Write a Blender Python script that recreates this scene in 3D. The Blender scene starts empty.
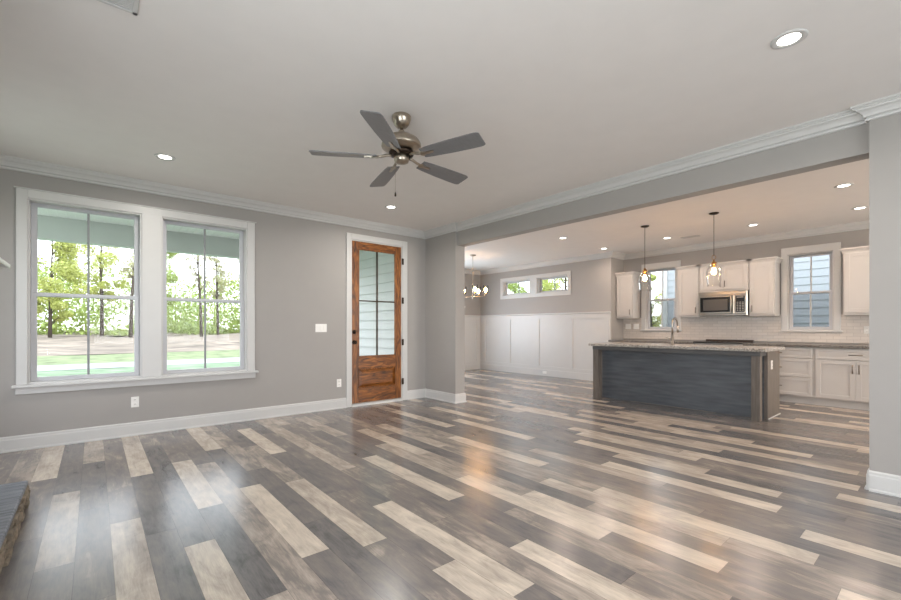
import bpy, math, random
from mathutils import Vector, Matrix
R = math.radians
random.seed(7)
sc = bpy.context.scene
COL = sc.collection

# ------------------------------------------------------------------ camera
CEIL = 2.775
cam_d = bpy.data.cameras.new('camera')
cam = bpy.data.objects.new('camera', cam_d)
COL.objects.link(cam)
cam_d.sensor_width = 36
cam_d.lens = 36 * 424.2 / 901
cam_d.shift_y = 27.6 / 901
cam_d.clip_start = 0.05
cam_d.clip_end = 500
cam.location = (0, 0, 1.175)
cam.rotation_euler = (R(90), 0, R(-40.04))
sc.camera = cam

# ------------------------------------------------------------------ light
SKY = 3.6
P_DOWN_LIVING = 14.0
P_DOWN_KITCHEN = 7.5
P_REAR = 165.0
P_KREAR = 240.0
P_DINING = 60.0
P_WEST = 34.0
sc.view_settings.view_transform = 'Standard'
sc.view_settings.look = 'None'
sc.view_settings.gamma = 1
sc.view_settings.use_curve_mapping = False
sc.view_settings.exposure = 0.19

w = bpy.data.worlds.new('sky')
sc.world = w
w.use_nodes = True
nt = w.node_tree
bg = nt.nodes['Background']
tc = nt.nodes.new('ShaderNodeTexCoord')
sp = nt.nodes.new('ShaderNodeSeparateXYZ')
rp = nt.nodes.new('ShaderNodeValToRGB')
nt.links.new(tc.outputs['Generated'], sp.inputs[0])
nt.links.new(sp.outputs['Z'], rp.inputs[0])
rp.color_ramp.elements[0].position = 0.0
rp.color_ramp.elements[0].color = (0.93, 0.96, 1.0, 1)
rp.color_ramp.elements[1].position = 0.7
rp.color_ramp.elements[1].color = (0.80, 0.89, 1.0, 1)
nt.links.new(rp.outputs[0], bg.inputs['Color'])
bg.inputs['Strength'].default_value = SKY


def area(name, loc, rot, sx, sy, power, color, parent=None, shape='RECTANGLE', spread=180):
    d = bpy.data.lights.new(name, 'AREA')
    d.shape = shape
    d.size = sx
    if shape == 'RECTANGLE':
        d.size_y = sy
    d.energy = power
    d.color = color
    d.spread = R(spread)
    o = bpy.data.objects.new(name, d)
    COL.objects.link(o)
    o.location = loc
    o.rotation_euler = rot
    if parent:
        o.parent = parent
    return o


# fill lamps added behind the camera, tilted up to brighten ceiling and kitchen
area('daylight_rear_window', (1.8, -4.94, 1.45), (R(128), 0, 0), 3.6, 1.9, P_REAR, (0.93, 0.955, 1.0))
area('daylight_kitchen_rear_window', (6.7, -4.94, 1.5), (R(122), 0, 0), 2.2, 1.9, P_KREAR, (1.0, 0.91, 0.82))
# alcove window's light, then an added lamp south of the fireplace as unseen fill
area('daylight_west_window', (-.94, 4.7, 1.45), (R(-8), R(-90), 0), 1.7, 1.2, P_WEST * .12, (0.93, 0.93, 1.0))
area('daylight_west_window', (-.94, 0.3, 1.45), (0, R(-106), 0), 1.7, 1.5, P_WEST * 2.1, (0.90, 0.95, 1.0))
# fill lamp added at an unseen opening to brighten the dining room
area('daylight_dining_window', (6.2, 8.64, 1.45), (R(-90), 0, 0), 2.0, 1.7, P_DINING, (0.72, 0.86, 1.0))

# ------------------------------------------------------------------ materials
MATS = {}


def lin(c):
    return tuple(((x / 255) / 12.92 if x / 255 <= 0.04045 else ((x / 255 + 0.055) / 1.055) ** 2.4) for x in c) + (1,)


def mat(name, col, rough=0.5, metal=0.0, bump=0.0, bscale=60, var=0.0, vscale=6, spec=0.5, stretch=None, emit=None, estr=0):
    m = bpy.data.materials.new(name)
    m.use_nodes = True
    t = m.node_tree
    b = t.nodes['Principled BSDF']
    c = lin(col)
    b.inputs['Base Color'].default_value = c
    b.inputs['Roughness'].default_value = rough
    b.inputs['Metallic'].default_value = metal
    b.inputs['Specular IOR Level'].default_value = spec
    co = t.nodes.new('ShaderNodeTexCoord')
    mp = t.nodes.new('ShaderNodeMapping')
    t.links.new(co.outputs['Object'], mp.inputs[0])
    if stretch:
        mp.inputs['Scale'].default_value = stretch
    n = t.nodes.new('ShaderNodeTexNoise')
    n.inputs['Scale'].default_value = vscale
    n.inputs['Detail'].default_value = 6
    t.links.new(mp.outputs[0], n.inputs['Vector'])
    r = t.nodes.new('ShaderNodeValToRGB')
    v = max(var, 0.012)
    r.color_ramp.elements[0].position = 0.3
    r.color_ramp.elements[1].position = 0.7
    r.color_ramp.elements[0].color = tuple(x * (1 - v) for x in c[:3]) + (1,)
    r.color_ramp.elements[1].color = tuple(min(1, x * (1 + v)) for x in c[:3]) + (1,)
    t.links.new(n.outputs['Fac'], r.inputs[0])
    t.links.new(r.outputs[0], b.inputs['Base Color'])
    if bump:
        n2 = t.nodes.new('ShaderNodeTexNoise')
        n2.inputs['Scale'].default_value = bscale
        t.links.new(mp.outputs[0], n2.inputs['Vector'])
        bp = t.nodes.new('ShaderNodeBump')
        bp.inputs['Strength'].default_value = bump
        bp.inputs['Distance'].default_value = 0.01
        t.links.new(n2.outputs['Fac'], bp.inputs['Height'])
        t.links.new(bp.outputs[0], b.inputs['Normal'])
    if emit:
        b.inputs['Emission Color'].default_value = lin(emit)
        b.inputs['Emission Strength'].default_value = estr
    MATS[name] = m
    return m


M_WALL = mat('wall_paint', (164, 160, 156), 0.6, bump=0.05, bscale=250)
M_CEIL = mat('ceiling_paint', (234, 230, 227), 0.8, bump=0.05, bscale=200)
M_TRIM = mat('white_trim_paint', (204, 203, 201), 0.35)
M_CAB = mat('white_cabinet_paint', (198, 194, 190), 0.35)
M_SASH = mat('white_vinyl_sash', (192, 193, 197), 0.35)
M_GRILLE = mat('window_grille', (138, 140, 142), 0.4)  # grey carries the backlit shade of pale muntins
M_NICKEL = mat('brushed_nickel', (176, 166, 152), 0.28, 1.0, var=0.05, vscale=30)
M_STEEL = mat('stainless_steel', (168, 163, 156), 0.28, 1.0, var=0.04, vscale=40, stretch=(1, 1, 30))
M_BRONZE = mat('dark_bronze', (62, 52, 44), 0.4, 0.9)
M_BRASS = mat('aged_brass', (170, 130, 84), 0.3, 1.0)
M_BLACKGLASS = mat('black_glass', (20, 20, 22), 0.22, spec=0.3)
M_BUTTON = mat('button_print', (150, 146, 140), 0.5)
M_BLADE = mat('fan_blade_grey', (116, 115, 116), 0.28, var=0.08, vscale=8, stretch=(1, 14, 14))
M_PLATE = mat('white_plastic', (238, 236, 232), 0.3)
M_SLOT = mat('dark_slot', (60, 58, 56), 0.5)
M_LEG = mat('island_leg_stain', (112, 104, 96), 0.4, var=0.22, vscale=5, stretch=(9, 9, 1.0))
M_PANEL = mat('island_panel_stain', (88, 93, 99), 0.28, var=0.25, vscale=4, stretch=(1, 0.7, 6), spec=0.6)
M_LENS = mat('lamp_lens', (255, 255, 255), 0.5, emit=(255, 250, 240), estr=6)
M_BULB = mat('warm_bulb', (255, 240, 215), 0.5, emit=(255, 190, 120), estr=100)
M_CONC = mat('concrete', (200, 198, 194), 0.8, var=0.1, vscale=3)
M_SIDING = mat('white_lap_siding', (214, 216, 216), 0.55, var=0.02)
M_NSIDING = mat('pale_blue_lap_siding', (176, 180, 184), 0.55, var=0.02)
M_PORCH = mat('porch_ceiling_paint', (246, 250, 248), 0.6)
M_BEAM = mat('porch_beam_paint', (204, 208, 206), 0.6)
M_ROOF = mat('grey_shingle', (96, 96, 98), 0.9, var=0.2, vscale=20)
M_LAWN = mat('lawn_grass', (118, 138, 108), 0.95, var=0.35, vscale=1.2, bump=0.4, bscale=30)
M_FIELD = mat('cleared_field', (140, 127, 114), 0.95, var=0.45, vscale=0.9, stretch=(0.5, 2, 1), bump=0.5, bscale=8)
M_ROAD = mat('road_surface', (158, 158, 158), 0.9, var=0.06, vscale=3)
M_BARK = mat('bark', (84, 74, 66), 0.9, var=0.2, vscale=8)
M_LEAFS = [mat('leaf_%s' % n, c, 0.8, var=0.3, vscale=1.5) for n, c in
           (('yellow_green', (186, 192, 112)), ('fresh_green', (170, 186, 108)), ('olive_green', (180, 178, 140)))]
M_STONE = mat('hearth_stone', (128, 116, 100), 0.85, var=0.45, vscale=14, bump=0.8, bscale=35)
M_SLATE = mat('hearth_slate', (112, 116, 124), 0.5, var=0.5, vscale=5, stretch=(1, 8, 1), bump=0.5, bscale=30)


def wood_door_mat(scale=(9, 9, 1.3)):
    m = bpy.data.materials.new('stained_knotty_wood')
    m.use_nodes = True
    t = m.node_tree
    b = t.nodes['Principled BSDF']
    co = t.nodes.new('ShaderNodeTexCoord')
    mp = t.nodes.new('ShaderNodeMapping')
    mp.inputs['Scale'].default_value = scale
    t.links.new(co.outputs['Object'], mp.inputs[0])
    n = t.nodes.new('ShaderNodeTexNoise')
    n.inputs['Scale'].default_value = 2.5
    n.inputs['Detail'].default_value = 9
    n.inputs['Distortion'].default_value = 1.6
    t.links.new(mp.outputs[0], n.inputs['Vector'])
    r = t.nodes.new('ShaderNodeValToRGB')
    r.color_ramp.elements[0].position = 0.32
    r.color_ramp.elements[0].color = lin((58, 30, 9))
    r.color_ramp.elements[1].position = 0.68
    r.color_ramp.elements[1].color = lin((164, 104, 46))
    e = r.color_ramp.elements.new(0.5)
    e.color = lin((122, 70, 25))
    t.links.new(n.outputs['Fac'], r.inputs[0])
    t.links.new(r.outputs[0], b.inputs['Base Color'])
    b.inputs['Roughness'].default_value = 0.35
    return m


M_DOOR = wood_door_mat()
M_DOOR_RAIL = wood_door_mat((1.6, 9, 9))


def granite_mat(name='speckled_granite', k=1.0):
    m = bpy.data.materials.new(name)
    m.use_nodes = True
    t = m.node_tree
    b = t.nodes['Principled BSDF']
    co = t.nodes.new('ShaderNodeTexCoord')
    v = t.nodes.new('ShaderNodeTexVoronoi')
    v.inputs['Scale'].default_value = 190
    t.links.new(co.outputs['Object'], v.inputs['Vector'])
    n = t.nodes.new('ShaderNodeTexNoise')
    n.inputs['Scale'].default_value = 60
    n.inputs['Detail'].default_value = 5
    t.links.new(co.outputs['Object'], n.inputs['Vector'])
    sx = t.nodes.new('ShaderNodeSeparateXYZ')
    t.links.new(v.outputs['Color'], sx.inputs[0])
    mx = t.nodes.new('ShaderNodeMath')
    mx.operation = 'MULTIPLY_ADD'
    mx.inputs[1].default_value = 0.5
    t.links.new(sx.outputs[0], mx.inputs[0])
    mh = t.nodes.new('ShaderNodeMath')
    mh.operation = 'MULTIPLY'
    mh.inputs[1].default_value = 0.55
    t.links.new(n.outputs['Fac'], mh.inputs[0])
    t.links.new(mh.outputs[0], mx.inputs[2])
    r = t.nodes.new('ShaderNodeValToRGB')
    r.color_ramp.elements[0].position = 0.28
    r.color_ramp.elements[0].color = lin(tuple(c * k for c in (62, 58, 56)))
    r.color_ramp.elements[1].position = 0.62
    r.color_ramp.elements[1].color = lin(tuple(c * k for c in (214, 208, 200)))
    e = r.color_ramp.elements.new(0.42)
    e.color = lin(tuple(c * k for c in (138, 130, 122)))
    t.links.new(mx.outputs[0], r.inputs[0])
    t.links.new(r.outputs[0], b.inputs['Base Color'])
    b.inputs['Roughness'].default_value = 0.15
    return m


M_GRANITE = granite_mat()
M_GRANITE_DARK = granite_mat('dark_speckled_granite', .66)


def tile_mat():
    m = bpy.data.materials.new('subway_tile')
    m.use_nodes = True
    t = m.node_tree
    b = t.nodes['Principled BSDF']
    co = t.nodes.new('ShaderNodeTexCoord')
    s = t.nodes.new('ShaderNodeSeparateXYZ')
    t.links.new(co.outputs['Object'], s.inputs[0])
    c = t.nodes.new('ShaderNodeCombineXYZ')
    t.links.new(s.outputs['Y'], c.inputs[0])
    t.links.new(s.outputs['Z'], c.inputs[1])
    br = t.nodes.new('ShaderNodeTexBrick')
    br.inputs['Scale'].default_value = 1.0
    br.inputs['Brick Width'].default_value = 0.155
    br.inputs['Row Height'].default_value = 0.052
    br.inputs['Mortar Size'].default_value = 0.003
    br.inputs['Color1'].default_value = lin((216, 208, 200))
    br.inputs['Color2'].default_value = lin((206, 198, 190))
    br.inputs['Mortar'].default_value = lin((192, 184, 177))
    t.links.new(c.outputs[0], br.inputs['Vector'])
    t.links.new(br.outputs['Color'], b.inputs['Base Color'])
    b.inputs['Roughness'].default_value = 0.25
    return m


M_TILE = tile_mat()


def glass_mat(name, tint=(1, 1, 1), base=0.03, ior=1.45):
    m = bpy.data.materials.new(name)
    m.use_nodes = True
    t = m.node_tree
    for n in list(t.nodes):
        if n.type != 'OUTPUT_MATERIAL':
            t.nodes.remove(n)
    out = [n for n in t.nodes if n.type == 'OUTPUT_MATERIAL'][0]
    tr = t.nodes.new('ShaderNodeBsdfTransparent')
    tr.inputs[0].default_value = tint + (1,)
    gl = t.nodes.new('ShaderNodeBsdfGlossy')
    gl.inputs['Roughness'].default_value = 0.02
    fr = t.nodes.new('ShaderNodeFresnel')
    fr.inputs['IOR'].default_value = ior
    mx = t.nodes.new('ShaderNodeMixShader')
    t.links.new(fr.outputs[0], mx.inputs[0])
    t.links.new(tr.outputs[0], mx.inputs[1])
    t.links.new(gl.outputs[0], mx.inputs[2])
    t.links.new(mx.outputs[0], out.inputs['Surface'])
    return m


M_GLASS = glass_mat('window_glass', (0.985, 0.99, 0.985), ior=1.16)
M_SHADE = glass_mat('clear_shade_glass', (0.985, 0.985, 0.98), ior=1.2)


def screen_mat():
    m = bpy.data.materials.new('fine_insect_mesh')
    m.use_nodes = True
    t = m.node_tree
    b = t.nodes['Principled BSDF']
    b.inputs['Base Color'].default_value = lin((70, 74, 78))
    b.inputs['Roughness'].default_value = 0.7
    b.inputs['Alpha'].default_value = 0.28
    return m


M_SCREEN = screen_mat()


def floor_mat():
    m = bpy.data.materials.new('weathered_plank_floor')
    m.use_nodes = True
    t = m.node_tree
    N = t.nodes.new
    L = t.links.new
    b = t.nodes['Principled BSDF']
    at = N('ShaderNodeAttribute')
    at.attribute_name = 'plank'
    sa = N('ShaderNodeSeparateXYZ')
    L(at.outputs['Vector'], sa.inputs[0])          # x tone, y random, z warmth
    uv = N('ShaderNodeUVMap')
    uv.uv_map = 'UVMap'
    su = N('ShaderNodeSeparateXYZ')
    L(uv.outputs[0], su.inputs[0])
    cv = N('ShaderNodeCombineXYZ')
    mu = N('ShaderNodeMath'); mu.operation = 'MULTIPLY'; mu.inputs[1].default_value = 37.0
    L(sa.outputs[1], mu.inputs[0])
    L(su.outputs[0], cv.inputs[0]); L(su.outputs[1], cv.inputs[1]); L(mu.outputs[0], cv.inputs[2])

    def noise(scale, sx, sy, detail=6, dist=0.0, rough=0.6):
        mp = N('ShaderNodeMapping')
        mp.inputs['Scale'].default_value = (sx, sy, 1)
        L(cv.outputs[0], mp.inputs[0])
        n = N('ShaderNodeTexNoise')
        n.inputs['Scale'].default_value = scale
        n.inputs['Detail'].default_value = detail
        n.inputs['Distortion'].default_value = dist
        n.inputs['Roughness'].default_value = rough
        L(mp.outputs[0], n.inputs['Vector'])
        return n.outputs['Fac']

    def math_(op, a, bb=None, c=None, clamp=False):
        n = N('ShaderNodeMath')
        n.operation = op
        n.use_clamp = clamp
        for i, x in enumerate((a, bb, c)):
            if x is None:
                continue
            if isinstance(x, (int, float)):
                n.inputs[i].default_value = x
            else:
                L(x, n.inputs[i])
        return n.outputs[0]
    grain = noise(4, 7, 0.8, 7, 0.8, 0.66)
    blotch = noise(3.2, 2.5, 1.0, 5, 0.8)
    fine = noise(30, 6, 0.35, 3)
    g = math_('MULTIPLY_ADD', math_('SUBTRACT', grain, 0.5), 0.5, sa.outputs[0])
    g = math_('MULTIPLY_ADD', math_('SUBTRACT', blotch, 0.5), 0.72, g)
    g = math_('MULTIPLY_ADD', math_('SUBTRACT', fine, 0.5), 0.2, g, clamp=True)
    r = N('ShaderNodeValToRGB')
    els = r.color_ramp.elements
    els[0].position = 0.0; els[0].color = lin((62, 60, 60))
    els[1].position = 1.0; els[1].color = lin((222, 208, 191))
    for p, c in ((0.25, (106, 103, 102)), (0.5, (132, 123, 117)), (0.75, (184, 171, 157))):
        e = els.new(p); e.color = lin(c)
    L(g, r.inputs[0])
    # seams between planks
    a0 = math_('LESS_THAN', su.outputs[0], 0.0016)
    a1 = math_('LESS_THAN', su.outputs[1], 0.002)
    seam = math_('MAXIMUM', a0, a1)
    mx = N('ShaderNodeMix'); mx.data_type = 'RGBA'
    L(math_('MULTIPLY', seam, 0.6), mx.inputs[0])
    L(r.outputs[0], mx.inputs[6])
    mx.inputs[7].default_value = lin((34, 32, 31))
    L(mx.outputs[2], b.inputs['Base Color'])
    rr = math_('MULTIPLY_ADD', blotch, 0.09, 0.19)
    L(rr, b.inputs['Roughness'])
    b.inputs['Specular IOR Level'].default_value = 0.8
    bp = N('ShaderNodeBump')
    bp.inputs['Strength'].default_value = 0.04
    bp.inputs['Distance'].default_value = 0.004
    L(grain, bp.inputs['Height'])
    L(bp.outputs[0], b.inputs['Normal'])
    return m


M_FLOOR = floor_mat()


# ------------------------------------------------------------------ mesh helpers
class MB:
    def __init__(self):
        self.v = []; self.f = []; self.s = []

    def face(self, idx, smooth=False):
        self.f.append(tuple(idx)); self.s.append(smooth)

    def box(self, x0, y0, z0, x1, y1, z1):
        if x0 > x1: x0, x1 = x1, x0
        if y0 > y1: y0, y1 = y1, y0
        if z0 > z1: z0, z1 = z1, z0
        b = len(self.v)
        self.v += [(x0, y0, z0), (x1, y0, z0), (x1, y1, z0), (x0, y1, z0), (x0, y0, z1), (x1, y0, z1), (x1, y1, z1), (x0, y1, z1)]
        for q in ((0, 3, 2, 1), (4, 5, 6, 7), (0, 1, 5, 4), (1, 2, 6, 5), (2, 3, 7, 6), (3, 0, 4, 7)):
            self.face([b + i for i in q])
        return self

    def bbox(self, x0, y0, z0, x1, y1, z1, c=0.004):
        """box with chamfered edges"""
        if x0 > x1: x0, x1 = x1, x0
        if y0 > y1: y0, y1 = y1, y0
        if z0 > z1: z0, z1 = z1, z0
        c = min(c, (x1 - x0) / 3, (y1 - y0) / 3, (z1 - z0) / 3)
        b = len(self.v)
        X = (x0, x1); Y = (y0, y1); Z = (z0, z1)
        idx = {}
        for i in (0, 1):
            for j in (0, 1):
                for k in (0, 1):
                    sx = 1 if i == 0 else -1; sy = 1 if j == 0 else -1; sz = 1 if k == 0 else -1
                    idx[i, j, k, 0] = len(self.v); self.v.append((X[i], Y[j] + sy * c, Z[k] + sz * c))
                    idx[i, j, k, 1] = len(self.v); self.v.append((X[i] + sx * c, Y[j], Z[k] + sz * c))
                    idx[i, j, k, 2] = len(self.v); self.v.append((X[i] + sx * c, Y[j] + sy * c, Z[k]))
        def q(l, flip=False):
            self.face(l[::-1] if flip else l)
        for i in (0, 1):
            q([idx[i, 0, 0, 0], idx[i, 0, 1, 0], idx[i, 1, 1, 0], idx[i, 1, 0, 0]], i == 1)
            q([idx[0, i, 0, 1], idx[1, i, 0, 1], idx[1, i, 1, 1], idx[0, i, 1, 1]], i == 1)
            q([idx[0, 0, i, 2], idx[0, 1, i, 2], idx[1, 1, i, 2], idx[1, 0, i, 2]], i == 1)
        for i in (0, 1):
            for j in (0, 1):
                f = (i + j) % 2 == 1
                q([idx[i, j, 0, 0], idx[i, j, 0, 1], idx[i, j, 1, 1], idx[i, j, 1, 0]], f)
                q([idx[i, 0, j, 2], idx[i, 0, j, 0], idx[i, 1, j, 0], idx[i, 1, j, 2]], f)
                q([idx[0, i, j, 1], idx[0, i, j, 2], idx[1, i, j, 2], idx[1, i, j, 1]], f)
                for k in (0, 1):
                    q([idx[i, j, k, 0], idx[i, j, k, 1], idx[i, j, k, 2]], (i + j + k) % 2 == 1)
        return self

    def lathe(self, prof, cx=0, cy=0, n=24, axis='z', cz=0, cap=True, smooth=True):
        """prof: list of (r, h) along the axis; axis z about (cx, cy), axis x / y about the given centre"""
        b = len(self.v)
        for r, h in prof:
            for k in range(n):
                a = 2 * math.pi * k / n
                c_, s_ = r * math.cos(a), r * math.sin(a)
                if axis == 'z':
                    self.v.append((cx + c_, cy + s_, cz + h))
                elif axis == 'x':
                    self.v.append((cx + h, cy + c_, cz + s_))
                else:
                    self.v.append((cx + c_, cy + h, cz - s_))
        for i in range(len(prof) - 1):
            for k in range(n):
                k2 = (k + 1) % n
                self.face((b + i * n + k, b + i * n + k2, b + (i + 1) * n + k2, b + (i + 1) * n + k), smooth)
        if cap:
            if prof[0][0] > 1e-5:
                self.face([b + k for k in range(n)][::-1])
            if prof[-1][0] > 1e-5:
                self.face([b + (len(prof) - 1) * n + k for k in range(n)])
        return self

    def tube(self, pts, r, n=8, cap=True):
        pts = [Vector(p) for p in pts]
        rs = r if isinstance(r, (list, tuple)) else [r] * len(pts)
        b = len(self.v)
        up = Vector((0.13, 0.21, 0.97))
        t0 = (pts[1] - pts[0]).normalized()
        if abs(t0.dot(up)) > 0.9:
            up = Vector((1, 0.1, 0.05))
        nrm = (up - t0 * up.dot(t0)).normalized()
        for i, p in enumerate(pts):
            t = (pts[min(i + 1, len(pts) - 1)] - pts[max(i - 1, 0)]).normalized()
            nrm = (nrm - t * nrm.dot(t)).normalized()
            bn = t.cross(nrm)
            for k in range(n):
                a = 2 * math.pi * k / n
                self.v.append(tuple(p + (nrm * math.cos(a) + bn * math.sin(a)) * rs[i]))
        for i in range(len(pts) - 1):
            for k in range(n):
                k2 = (k + 1) % n
                self.face((b + i * n + k, b + i * n + k2, b + (i + 1) * n + k2, b + (i + 1) * n + k), True)
        if cap:
            self.face([b + k for k in range(n)][::-1])
            self.face([b + (len(pts) - 1) * n + k for k in range(n)])
        return self

    def prism(self, poly, z0, z1, smooth=False):
        """poly (x, y) counter-clockwise"""
        b = len(self.v); n = len(poly)
        self.v += [(x, y, z0) for x, y in poly] + [(x, y, z1) for x, y in poly]
        self.face([b + i for i in range(n)][::-1]); self.face([b + n + i for i in range(n)])
        for i in range(n):
            j = (i + 1) % n
            self.face((b + i, b + j, b + n + j, b + n + i), smooth)
        return self

    def sweep(self, path, prof, closed=False):
        """sweep a closed profile (d to the right of travel, z) along a plan path with mitred corners"""
        P = [Vector((p[0], p[1])) for p in path]
        n = len(P); m = len(prof); b = len(self.v)
        for i in range(n):
            if closed or 0 < i < n - 1:
                d0 = (P[i] - P[i - 1]).normalized(); d1 = (P[(i + 1) % n] - P[i]).normalized()
            elif i == 0:
                d0 = d1 = (P[1] - P[0]).normalized()
            else:
                d0 = d1 = (P[-1] - P[-2]).normalized()
            n0 = Vector((d0.y, -d0.x)); n1 = Vector((d1.y, -d1.x))
            mt = n0 + n1
            mt = mt / mt.dot(n0)
            for d, z in prof:
                self.v.append((P[i].x + mt.x * d, P[i].y + mt.y * d, z))
        for i in range(n if closed else n - 1):
            j = (i + 1) % n
            for k in range(m):
                k2 = (k + 1) % m
                self.face((b + i * m + k, b + j * m + k, b + j * m + k2, b + i * m + k2))
        if not closed:
            self.face([b + k for k in range(m)]); self.face([b + (n - 1) * m + k for k in range(m)][::-1])
        return self

    def xf(self, M, start=0):
        self.v[start:] = [tuple(M @ Vector(p)) for p in self.v[start:]]
        return self


OFF = {}


def tag(o, label=None, cat=None, group=None, kind=None):
    if label: o['label'] = label
    if cat: o['category'] = cat
    if group: o['group'] = group
    if kind: o['kind'] = kind
    return o


def build(name, mb, material, parent=None, label=None, local=False, loc=None):
    me = bpy.data.meshes.new(name)
    off = Vector(loc) if loc is not None and parent is None else (OFF.get(parent.name, Vector()) if parent and not local else Vector())
    me.from_pydata([tuple(Vector(p) - off) for p in mb.v], [], mb.f)
    me.polygons.foreach_set('use_smooth', mb.s)
    me.update()
    if isinstance(material, (list, tuple)):
        for m_ in material: me.materials.append(m_)
    else:
        me.materials.append(material)
    o = bpy.data.objects.new(name, me)
    COL.objects.link(o)
    if parent is not None:
        o.parent = parent
        OFF[o.name] = off
    elif loc is not None:
        o.location = loc
        OFF[o.name] = Vector(loc)
    else:
        OFF[o.name] = Vector()
    if label: o['label'] = label
    return o


def thing(name, loc, label=None, cat=None, group=None, kind=None):
    o = bpy.data.objects.new(name, None)
    o.empty_display_size = 0.1
    COL.objects.link(o)
    o.location = loc
    OFF[o.name] = Vector(loc)
    return tag(o, label, cat, group, kind)


def copy_tree(o, parent=None):
    c = o.copy()
    COL.objects.link(c)
    if parent is not None:
        c.parent = parent
    for ch in list(o.children):
        copy_tree(ch, c)
    return c


def struct(name, mb, material):
    return tag(build(name, mb, material), kind='structure')


def wall(name, axis, face, thick, a0, a1, z0, z1, holes, material):
    """wall slab with openings. axis 'x': runs along x at y=face..face+thick; axis 'y': runs along y at x=face..face+thick"""
    As = sorted({a0, a1, *[h[0] for h in holes], *[h[1] for h in holes]})
    Zs = sorted({z0, z1, *[h[2] for h in holes], *[h[3] for h in holes]})
    solid = lambda i, j: 0 <= i < len(As) - 1 and 0 <= j < len(Zs) - 1 and not any(
        h[0] <= (As[i] + As[i + 1]) / 2 <= h[1] and h[2] <= (Zs[j] + Zs[j + 1]) / 2 <= h[3] for h in holes)
    mb = MB()
    vid = {}

    def V(i, s, j):
        k = (i, s, j)
        if k not in vid:
            vid[k] = len(mb.v)
            t = face + s * thick
            mb.v.append((As[i], t, Zs[j]) if axis == 'x' else (t, As[i], Zs[j]))
        return vid[k]
    for i in range(len(As) - 1):
        for j in range(len(Zs) - 1):
            if not solid(i, j): continue
            mb.face((V(i, 0, j), V(i + 1, 0, j), V(i + 1, 0, j + 1), V(i, 0, j + 1)))
            mb.face((V(i, 1, j), V(i, 1, j + 1), V(i + 1, 1, j + 1), V(i + 1, 1, j)))
            if not solid(i - 1, j): mb.face((V(i, 0, j), V(i, 0, j + 1), V(i, 1, j + 1), V(i, 1, j)))
            if not solid(i + 1, j): mb.face((V(i + 1, 0, j), V(i + 1, 1, j), V(i + 1, 1, j + 1), V(i + 1, 0, j + 1)))
            if not solid(i, j - 1): mb.face((V(i, 0, j), V(i, 1, j), V(i + 1, 1, j), V(i + 1, 0, j)))
            if not solid(i, j + 1): mb.face((V(i, 0, j + 1), V(i + 1, 0, j + 1), V(i + 1, 1, j + 1), V(i, 1, j + 1)))
    return struct(name, mb, material)


# ------------------------------------------------------------------ room shell
XB = 4.29; XH = 4.33; XB2 = 4.48; YC = 4.985; YP = 0.400     # column / header / pillar
YA = 5.76; XL = -1.0; YS = -5.0; YD = 8.70; XW = 8.42; YR = 4.71; XK = 8.95
DOOR = (2.915, 3.815, 0.0, 2.485)

# floor of individual planks (rows run along y)
PW = 0.1475; PO = -0.075; PL = 1.225
ends = {13: 2.21, 16: 3.18, 18: 3.26, 22: 3.85, 26: 3.75, 24: 2.88, 20: 2.26, 15: 1.27, 11: 3.25, 14: 4.30, 10: 1.24, 9: 1.63, 12: 1.53,
        19: 0.45, 23: 0.73, 25: 0.79, 29: 0.45, 32: 0.5, 34: 0.84, 35: 1.33, 31: 1.43, 21: 0.56, 27: 0.53, 17: 0.33, 28: 1.47, 38: 1.83,
        -2: 4.52, 0: 4.83, 2: 4.16, 4: 3.15, 1: 2.02, 3: 2.65, -1: 2.84, 6: 2.14, 8: 2.04}
# planks that are pale in the photograph: (row, y inside the plank, tone)
pale = {(13, 2.5): 0.86, (13, 3.2): 0.86, (16, 3.8): 0.86, (18, 3.9): 0.72, (22, 4.5): 0.84, (26, 4.4): 0.85, (24, 3.5): 0.84,
        (20, 2.9): 0.86, (20, 1.9): 0.5, (15, 1.9): 0.85, (15, 2.8): 0.66, (11, 3.9): 0.72, (14, 5.0): 0.66, (10, 1.9): 0.86, (9, 1.2): 0.84, (12, 1.0): 0.84,
        (16, 1.3): 0.82, (16, 2.2): 0.6, (19, 1.1): 0.84, (18, 1.4): 0.72, (22, 1.6): 0.68, (23, 1.4): 0.86, (25, 1.6): 0.78, (25, 1.2): 0.78, (29, 0.9): 0.82,
        (29, 1.9): 0.74, (32, 1.1): 0.74, (32, 3.0): 0.8, (34, 1.1): 0.8, (35, 1.7): 0.76, (31, 1.6): 0.76, (21, 0.3): 0.84, (27, 0.3): 0.78, (17, 0.1): 0.82,
        (28, 1.9): 0.78, (26, 2.1): 0.8, (38, 2.4): 0.8, (-2, 5.0): 0.78, (0, 5.2): 0.66, (2, 4.9): 0.8, (4, 3.8): 0.74, (1, 2.8): 0.7, (1, 1.8): 0.72, (3, 2.3): 0.74,
        (-1, 3.4): 0.62, (6, 5.1): 0.78, (9, 4.6): 0.84, (11, 5.0): 0.66, (12, 5.5): 0.7, (8, 2.7): 0.76, (6, 2.8): 0.84, (4, 1.9): 0.62, (3, 1.7): 0.74}


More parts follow.
